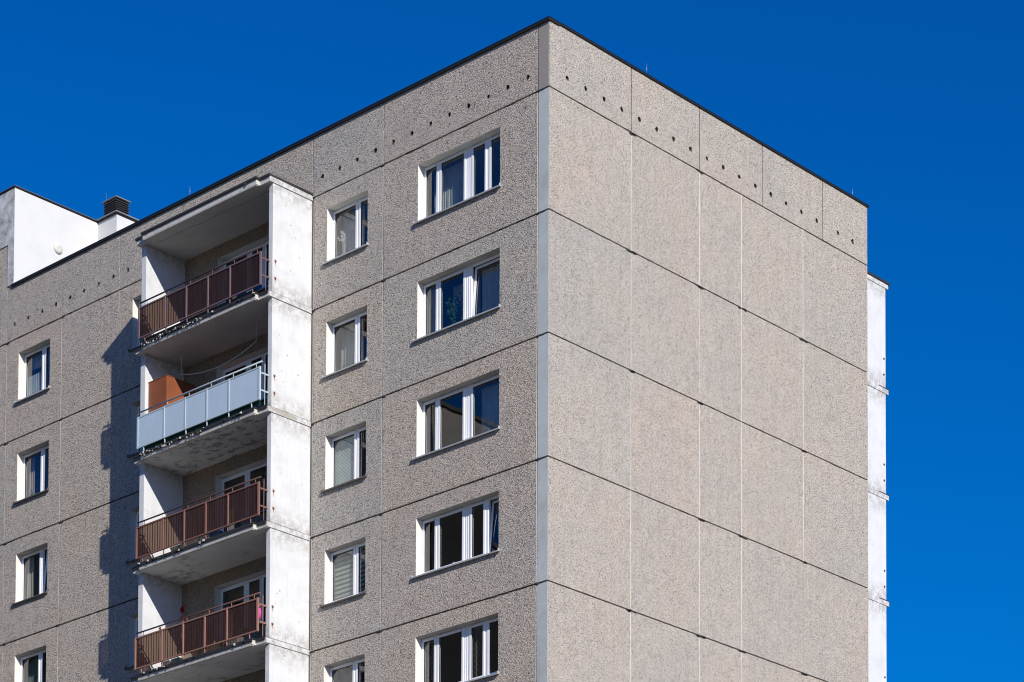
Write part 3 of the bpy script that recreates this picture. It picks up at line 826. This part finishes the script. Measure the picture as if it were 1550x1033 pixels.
curtain(2.75, 3.62, z-1.75, z-.45, Y0+.30, SHEER, 'hanging vertical strips behind the tall green plant', 14, .03)
curtain(1.5, 2.5, z-1.75, z-.5, FY+.24, SHEER, 'white pleated curtain behind the large tilted pane', 11, .03, .15)
curtain(6.42, 7.22, z-1.75, z-.45, Y0+.08, BEIGE, 'beige net curtain in the small window second from the top', 6, .012)
z = line(2); curtain(1.95, 2.52, z-1.75, z-.45, Y0+.1, SHEER, 'pale net curtain covering the left half of the undivided large pane', 4, .008)
z = line(4); curtain(6.42, 7.22, z-1.75, z-.45, Y0+.08, MAROON, 'dull red-brown curtain in the lowest small window', 6, .012)
z = line(0); curtain(18.8, 19.58, z-1.75, z-1.03, FY+.09, BLUEW, 'half-height blue and white striped curtain in the upper far left window', 9, .012)
curtain(18.8, 19.58, z-.80, z-.45, Y0+.05, SHEER, 'short pale valance above the blue striped curtain', 7, .012)
z = line(1); curtain(19.34, 19.58, z-1.75, z-.45, Y0, PINKB, 'narrow cream curtain left of long-leaved plant in far left window', 3, .02)
z = line(2); curtain(19.3, 19.58, z-1.75, z-.45, Y0, BEIGE, 'narrow pale curtain in the far left window with one tilted sash', 3, .02)
z = line(3); curtain(19.15, 19.58, z-1.75, z-.45, Y0+.05, mat_cloth('greenish_net_curtain', (.42,.50,.45), .5, .2), 'greenish drawn-back net curtain in the lowest far left window', 5, .02, .35)

POT = mat_plain('clay_pot', (.25,.12,.08), .8)
STEM = mat_plain('green_stem', (.06,.11,.03), .7)
LEAF = mat_leaf('dark_green_leaf', (.035,.10,.028)); LEAFL = mat_leaf('light_green_leaf', (.16,.30,.10))
PETAL = mat_leaf('white_petal', (.75,.74,.70))
def pot(e, x, y, z, r=.06, h=.1):
    m = MB(); m.lathe((x, y, z), [(r*.75, 0), (r, h*.8), (r*1.1, h*.82), (r*1.1, h), (r*.95, h), (r*.9, h*.85)], POT, 14)
    o = m.build('pot', e); o.location = -Vector(e.location)
def leafquad(m, c, d, n, ln, w, mat):
    d = d.normalized(); s = d.cross(n).normalized()
    m.face([c, c+d*ln*.3+s*w*.5, c+d*ln*.7+s*w*.42, c+d*ln, c+d*ln*.7-s*w*.42, c+d*ln*.3-s*w*.5], mat)
def bushy(label, u, y, zb, w, h, n, lmat, ls=.07, seed=1):
    R = random.Random(seed); e = empty('houseplant', (-u, y, zb), label, 'plant'); pot(e, -u, y, zb, .08, .12)
    st = MB(); lf = MB()
    for i in range(9):
        a = R.uniform(0, 2*PI); tip = Vector((-u+w*.5*R.uniform(.3,1)*math.cos(a), y+.10*math.sin(a), zb+h*R.uniform(.45,1)))
        b0 = Vector((-u, y, zb+.1)); mid = (b0+tip)/2+Vector((R.uniform(-.05,.05), R.uniform(-.02,.02), .06))
        st.tube([b0, mid, tip], [.006,.005,.003], STEM, 5)
        for j in range(n//9):
            q = R.uniform(.25, 1.05); p = b0.lerp(mid, q*2) if q < .5 else mid.lerp(tip, q*2-1)
            p = p+Vector((R.gauss(0,.04), R.gauss(0,.025), R.gauss(0,.04)))
            leafquad(lf, p, Vector((R.gauss(0,1), R.gauss(0,.6), R.gauss(.1,.8))), Vector((R.gauss(0,1), -1, R.gauss(0,1))), ls*R.uniform(.7,1.3), ls*.6, lmat)
    for m, nm in ((st, 'stem'), (lf, 'foliage')):
        o = m.build(nm, e); o.location = -Vector(e.location)
    return e
def strappy(label, u, y, zb, w, h, n, lmat, seed=2, potr=.05, lw=.022):
    R = random.Random(seed); e = empty('houseplant', (-u, y, zb), label, 'plant'); pot(e, -u, y, zb, potr, .09)
    lf = MB()
    for i in range(n):
        a = R.uniform(0, 2*PI); L = R.uniform(.6, 1.0); pts = []
        for q in range(6):
            t = q/5; pts.append(Vector((-u+w*.5*L*t*math.cos(a)*1.0, y+.09*L*t*math.sin(a), zb+.08+h*L*(1.5*t-.75*t*t*R.uniform(.8,1.2)))))
        rows = []
        for q, p in enumerate(pts):
            ww = lw*(1-(q/5)**2)*.5+.001; rows.append([p+Vector((ww*math.sin(a), -.3*ww, 0)), p-Vector((ww*math.sin(a), -.3*ww, 0))])
        lf.grid(rows, lmat, True)
    o = lf.build('foliage', e); o.location = -Vector(e.location); return e
bushy('tall dark green leafy plant in the large window second from the top', 3.28, Y0+.02, line(1)-1.76, .62, .95, 200, LEAF, .085, 5)
strappy('small plant with a few pointed green leaves in the top large window', 3.12, Y0, line(0)-1.76, .35, .33, 9, LEAFL, 3)
strappy('small spiky plant standing in the second small window from the top', 7.0, Y0-.04, line(1)-1.76, .36, .36, 12, LEAF, 4)
strappy('long-leaved light green plant in the second far left window', 19.33, Y0-.03, line(1)-1.78, .55, .46, 10, LEAFL, 9, lw=.03)
# white orchid
e = empty('orchid', (-7.05, Y0-.04, line(0)-1.75), 'white-flowered orchid in the top small window', 'plant'); pot(e, -7.05, Y0-.04, line(0)-1.75, .06, .11)
R = random.Random(11); st = MB(); fl = MB()
for s in (-1, 1):
    b0 = Vector((-7.05, Y0-.04, line(0)-1.65)); pts = [b0+Vector((s*.14*t*t+.02*s*t, -.02*t, .78*t-.12*t**3)) for t in [q/8 for q in range(9)]]
    st.tube(pts, .004, STEM, 5)
    for j in range(7):
        rr_, aa_ = .135*math.sqrt(R.random()), R.uniform(0, 2*PI)
        p = Vector((-7.05+.03*s+rr_*math.cos(aa_), Y0-.06-R.uniform(0,.03), line(0)-1.04+1.15*rr_*math.sin(aa_)))
        for q in range(5):
            a = 2*PI*q/5+R.uniform(-.2,.2); leafquad(fl, p, Vector((math.cos(a), -.25, math.sin(a))), Vector((0,-1,.1)), .042, .038, PETAL)
for q in range(5):
    a = R.uniform(0, 2*PI); leafquad(st, Vector((-7.05, Y0-.04, line(0)-1.64)), Vector((math.cos(a), .2*math.sin(a), .35)), Vector((0,-.4,1)), .2, .06, LEAF)
for m, nm in ((st, 'stem'), (fl, 'flower')):
    o = m.build(nm, e); o.location = -Vector(e.location)
# cup
m = MB(); c = (-3.23, FY+.14, line(3)-1.70)
m.lathe(c, [(.035, 0), (.045, .02), (.05, .13), (.044, .13), (.04, .02)], mat_plain('pale_cup', (.55,.62,.62), .4), 16)
m.tube([(c[0]+.048, c[1], c[2]+.10), (c[0]+.085, c[1], c[2]+.09), (c[0]+.085, c[1], c[2]+.05), (c[0]+.045, c[1], c[2]+.035)], .008, MATS['pale_cup'], 6)
tag(m.build('cup', base=c), 'pale cup standing inside the large window with a tilted narrow sash', 'cup')
# little orange leaf on the sill
m = MB(); c = Vector((-19.57, .03, line(0)-1.765)); OR = mat_leaf('orange_leaf', (.62,.25,.06))
for q in range(5):
    a = 2*PI*q/5; leafquad(m, c, Vector((math.cos(a), math.sin(a)*.6, .45)), Vector((0,-.3,1)), .065, .04, OR)
tag(m.build('dry_leaf', base=c), 'orange dry leaf lying on the upper far left window sill', 'leaf')

# ------------------------------------------------------------------ things on the balconies
RUSTY = mat_plain('orange_brown_board', (.215,.064,.022), .6, .2, 20, .1, .003, dirt=.5, dirtscale=2.5, dirtcol=(.25,.08,.03))
cb = (-12.17, -.85, line(2)+.09)
m = MB(); zf = line(2)+.09; zz = line(2)+2.0
m.box(-12.55, -11.84, -1.16, -1.135, zf, zz, RUSTY); m.box(-11.865, -11.84, -1.1345, -.26, zf, zz, RUSTY)
m.box(-12.55, -11.84, -.2595, -.235, zf, zz, RUSTY); m.box(-12.55, -12.525, -1.1345, -.26, zf, zz, RUSTY)
cab = empty('cabinet', cb, 'tall orange-brown cabinet on the balcony with light blue boards', 'cabinet')
o = m.build('carcass', cab, bevel=.004); o.location = -Vector(cb)
m = MB(); m.box(-12.56, -11.83, -1.17, -.225, zz+.001, zz+.02, RUSTY); o = m.build('lid', cab, bevel=.004); o.location = -Vector(cb)
# washing line
CORD = mat_plain('white_cord', (.85,.83,.78), .7)
m = MB(); zA = line(1)-.56
pts = [(-11.95+2.83*t, -.6, zA-.22*(1-(2*t-1)**2)+.03*(t-.5)) for t in [q/16 for q in range(17)]]
m.tube(pts, .008, CORD, 5)
for s in (0, -1):
    p = pts[s]; m.tube([p, (p[0], -.6, line(1)-.07)], .005, CORD, 5)
tag(m.build('washing_line', base=(-10.5, -.6, zA-.2)), 'sagging white washing line under the slab of the top balcony', 'washing line')
# red pinwheel in a planter corner, row four
RED = mat_leaf('red_foil', (.30,.012,.02)); WOOD = mat_plain('pale_wood', (.52,.33,.20), .7)
c = Vector((-12.12, -.32, line(4)+.09))
c.z += .16
e = empty('pinwheel', c, 'red garden pinwheel on a wooden stake behind the terracotta railing', 'pinwheel')
m = MB(); m.tube([c, c+Vector((0,0,1.62))], .012, WOOD, 6); m.box(c.x-.05, c.x+.05, c.y-.02, c.y+.02, c.z+.95, c.z+1.45, WOOD); o = m.build('stake', e); o.location = -c
m = MB(); hub = c+Vector((.02,-.03,1.66))
for q in range(7):
    a = 2*PI*q/7; leafquad(m, hub, Vector((math.cos(a), -.35, math.sin(a))), Vector((.4,-1,.2)), .10, .06, RED)
for q in range(5):
    a = 2*PI*q/5; leafquad(m, hub+Vector((-.03,0,-.22)), Vector((math.cos(a), -.35, math.sin(a))), Vector((.4,-1,.2)), .075, .045, RED)
o = m.build('blades', e); o.location = -c
# little red flower on the rail
c = Vector((-11.62, -1.46, line(4)+.985)); m = MB()
for q in range(9):
    R2 = random.Random(q); leafquad(m, c+Vector((R2.uniform(-.04,.04), 0, R2.uniform(0,.12))), Vector((R2.gauss(0,1), -.4, R2.gauss(0,1))), Vector((0,-1,.3)), .05, .04, RED)
m.tube([c-Vector((0,0,.1)), c+Vector((0,0,.1))], .006, STEM, 5)
tag(m.build('flower', base=c), 'small red flower showing over the terracotta railing', 'flower')
# pink bag behind the rail end
c = Vector((-8.03, -1.41, line(4)+.52)); PINK = mat_plain('pink_cloth', (.75,.03,.30), .6)
m = MB(); rows = []
for i, (r, h) in enumerate([(.02, 0), (.075, .03), (.09, .14), (.08, .26), (.04, .33), (.02, .36)]):
    rows.append([(c.x+r*(1+.12*math.sin(3*j+i))*math.cos(2*PI*j/14), c.y+.55*r*math.sin(2*PI*j/14), c.z+h) for j in range(14)])
m.grid(rows, PINK, True, True); m.tube([(c.x, c.y, c.z+.35), (c.x, c.y-.05, line(4)+.99)], .006, PINK, 5)
tag(m.build('bag', base=c), 'pink bag hanging behind the right end of the terracotta railing', 'bag')
# tubs and boxes glimpsed under the rails
BLUE = mat_plain('pale_blue_plastic', (.25,.45,.55), .4); WHT = mat_plain('white_plastic', (.72,.72,.72), .4); DBL = mat_plain('blue_plastic', (.07,.15,.35), .4)
CARD = mat_plain('sand_planter', (.50,.42,.32), .8, .1)
def tub(x, y, zf, w, d, h, mat, label, cat='box'):
    m = MB(); t = .012
    b = [(x-w*.42, y-d*.42), (x+w*.42, y-d*.42), (x+w*.42, y+d*.42), (x-w*.42, y+d*.42)]; a = [(x-w*.5, y-d*.5), (x+w*.5, y-d*.5), (x+w*.5, y+d*.5), (x-w*.5, y+d*.5)]
    ins = [(x+(p[0]-x)*.88, y+(p[1]-y)*.88) for p in a]
    m.face([(*p, zf) for p in b], mat)
    for q in range(4):
        q2 = (q+1) % 4
        m.face([(*b[q], zf), (*b[q2], zf), (*a[q2], zf+h), (*a[q], zf+h)], mat); m.face([(*a[q], zf+h), (*a[q2], zf+h), (*ins[q2], zf+h), (*ins[q], zf+h)], mat)
        m.face([(*ins[q], zf+h), (*ins[q2], zf+h), (b[q2][0], b[q2][1], zf+.02), (b[q][0], b[q][1], zf+.02)], mat)
    return tag(m.build('tub' if cat == 'tub' else 'box', base=(x, y, zf), bevel=.004), label, cat)
f4 = line(4)+.088; f3 = line(3)+.088
tub(-11.55, -1.25, f4, .30, .24, .17, WHT, 'white box glimpsed under the left of the terracotta railing')
tub(-11.18, -1.25, f4, .30, .22, .17, BLUE, 'pale blue tub under the terracotta railing, left of the sand planter', 'tub')
tub(-9.98, -1.22, f4, 1.25, .26, .24, CARD, 'long sand-coloured planter under the middle of the terracotta railing', 'planter')
tub(-9.05, -1.25, f4, .42, .22, .24, WHT, 'white box right of the sand-coloured planter')
tub(-9.75, -1.25, f3, .34, .24, .2, DBL, 'blue tub glimpsed under the oxide brown railing', 'tub')
tub(-10.9, -1.22, f3, 1.1, .22, .2, WHT, 'long white planter under the oxide brown railing', 'planter')

# ------------------------------------------------------------------ ground and the block across the yard (mirrored in the panes)
t = NT('lawn'); p = t.pos()
c = t.ramp(t.noise(p, .35, 6), [(.3, (.14,.14,.12)), (.5, (.16,.16,.14)), (.7, (.20,.195,.18))])
t.done(t.bsdf(c, .95, t.noise(p, 14, 4), .5, .03, spec=.1))
mb = MB(); mb.face([(-900,-900,0), (900,-900,0), (900,900,0), (-900,900,0)], MATS['lawn'])
g = mb.build('ground'); g['kind'] = 'structure'
t = NT('paving'); p = t.pos()
br = t.new('ShaderNodeTexBrick'); br.inputs['Scale'].default_value = 2.0; t.link(p, br.inputs['Vector'])
br.inputs['Color1'].default_value = (.36,.34,.31,1); br.inputs['Color2'].default_value = (.31,.30,.28,1); br.inputs['Mortar'].default_value = (.2,.19,.18,1)
t.done(t.bsdf(br.outputs[0], .9))
mb = MB(); mb.box(-30, 4, -14, -3, .001, .06, MATS['paving']); mb.box(4, 9, -14, 30, .001, .06, MATS['paving'])
o = mb.build('path'); o['kind'] = 'structure'
NB = empty('neighbouring_block', (-50, -26, 0), 'taller panel block across the yard, mirrored in the lower window panes', 'building')
mb = MB(); mb.box(-80, -24, -34, -20, 36.0, 37.9, PEB); mb.box(-80, -24, -34, -20, -.2, 35.999, mat_plain('pane_darkening_wall', (.018,.018,.018), .9)); o = mb.build('wall', NB); o.location = -NB.location  # dark lower finish is invented, to darken what the lower panes mirror
mb = MB(); mb.box(-80.1, -23.9, -34.1, -19.9, 37.902, 38.05, FLASH); o = mb.build('roof', NB); o.location = -NB.location
DARKG = mat_plain('far_pane', (.05,.06,.07), .12, .1)
protoF = None
for r in range(12):
    for cidx in range(10):
        x = -78.2+cidx*5.6; zz = 1.6+r*2.95
        if protoF is None:
            m = MB()
            for (a, b, c_, d) in ((0, .08, 0, 1.4), (1.92, 2.0, 0, 1.4), (.96, 1.04, .08, 1.32), (.08, 1.92, 0, .08), (.08, 1.92, 1.32, 1.4)): m.box(a, b, 0, .05, c_, d, PVC)
            protoF = m.build('window', NB); m = MB(); m.box(.08, .96, .008, .03, .08, 1.32, DARKG); m.box(1.04, 1.92, .008, .03, .08, 1.32, DARKG); protoP = m.build('pane', protoF)
            F, Pn = protoF, protoP
        elif r*10+cidx < 100:
            F = protoF.copy(); COL.objects.link(F); Pn = protoP.copy(); COL.objects.link(Pn); Pn.parent = F
        else: continue
        F.location = Vector((x, -19.995, zz)) - NB.location

# ------------------------------------------------------------------ camera, light, sky
cam_d = bpy.data.cameras.new('camera'); cam = bpy.data.objects.new('camera', cam_d); COL.objects.link(cam)
Mw = [[0.7296187945183017, 0.6838436432275832, 0.0037797225938008493], [-0.03081870311301458, 0.038402115878625256, -0.9987870068410364], [-0.6831592949115836, 0.7286172857634318, 0.04909407971066784]]
R3 = Matrix((Mw[0], [-a for a in Mw[1]], [-a for a in Mw[2]])).transposed()
cam.matrix_world = Matrix.Translation((38.99265, -42.74786, 1.71391)) @ R3.to_4x4()
cam_d.sensor_width = 36; cam_d.sensor_fit = 'HORIZONTAL'
cam_d.lens = 4021.688/1550*36
cam_d.shift_x = (775-770.355)/1550; cam_d.shift_y = (2016.436-516.5)/1550
cam_d.clip_start = .5; cam_d.clip_end = 3000
S.camera = cam

sd = Vector((2.22, -1.0, 1.2)).normalized()
SUN_EL = math.asin(sd.z)
sun_d = bpy.data.lights.new('sun', 'SUN'); sun = bpy.data.objects.new('sun', sun_d); COL.objects.link(sun)
sun_d.energy = 4.8; sun_d.angle = rad(.5); sun_d.color = (1, .94, .865)
sun.rotation_euler = sd.to_track_quat('Z', 'Y').to_euler(); sun.location = (40, -30, 60)
SKY_R = (2.3, .55); SKY_G = (.42, .555); SKY_B = 1.0
w = bpy.data.worlds.new('World'); S.world = w; w.use_nodes = True
nt = w.node_tree; nt.nodes.clear()
sky = nt.nodes.new('ShaderNodeTexSky'); sky.sky_type = 'NISHITA'; sky.sun_disc = False
sky.sun_elevation = SUN_EL; sky.sun_rotation = math.atan2(sd.x, sd.y)
sky.altitude = 400; sky.air_density = 1.0; sky.dust_density = .3; sky.ozone_density = 3.0
# a polarised, deep sky: the weakest red and part of the green is cut, the brighter horizon keeps its white
sx = nt.nodes.new('ShaderNodeSeparateColor'); nt.links.new(sky.outputs[0], sx.inputs[0])
cx = nt.nodes.new('ShaderNodeCombineColor')
for ch, cut, gain in ((0, SKY_R[0], SKY_R[1]), (1, SKY_G[0], SKY_G[1]), (2, 0.0, SKY_B)):
    a = nt.nodes.new('ShaderNodeMath'); a.operation = 'SUBTRACT'; a.inputs[1].default_value = cut
    b = nt.nodes.new('ShaderNodeMath'); b.operation = 'MAXIMUM'; b.inputs[1].default_value = 0.006
    c = nt.nodes.new('ShaderNodeMath'); c.operation = 'MULTIPLY'; c.inputs[1].default_value = gain
    nt.links.new(sx.outputs[ch], a.inputs[0]); nt.links.new(a.outputs[0], b.inputs[0]); nt.links.new(b.outputs[0], c.inputs[0]); nt.links.new(c.outputs[0], cx.inputs[ch])
bg = nt.nodes.new('ShaderNodeBackground'); bg.inputs[1].default_value = .10
wo = nt.nodes.new('ShaderNodeOutputWorld')
nt.links.new(cx.outputs[0], bg.inputs[0]); nt.links.new(bg.outputs[0], wo.inputs[0])
S.view_settings.view_transform = 'Standard'; S.view_settings.look = 'None'; S.view_settings.exposure = .25; S.view_settings.gamma = 1
S.render.engine = 'CYCLES'
S.cycles.filter_width = 1.1; S.cycles.max_bounces = 8; S.cycles.transparent_max_bounces = 16
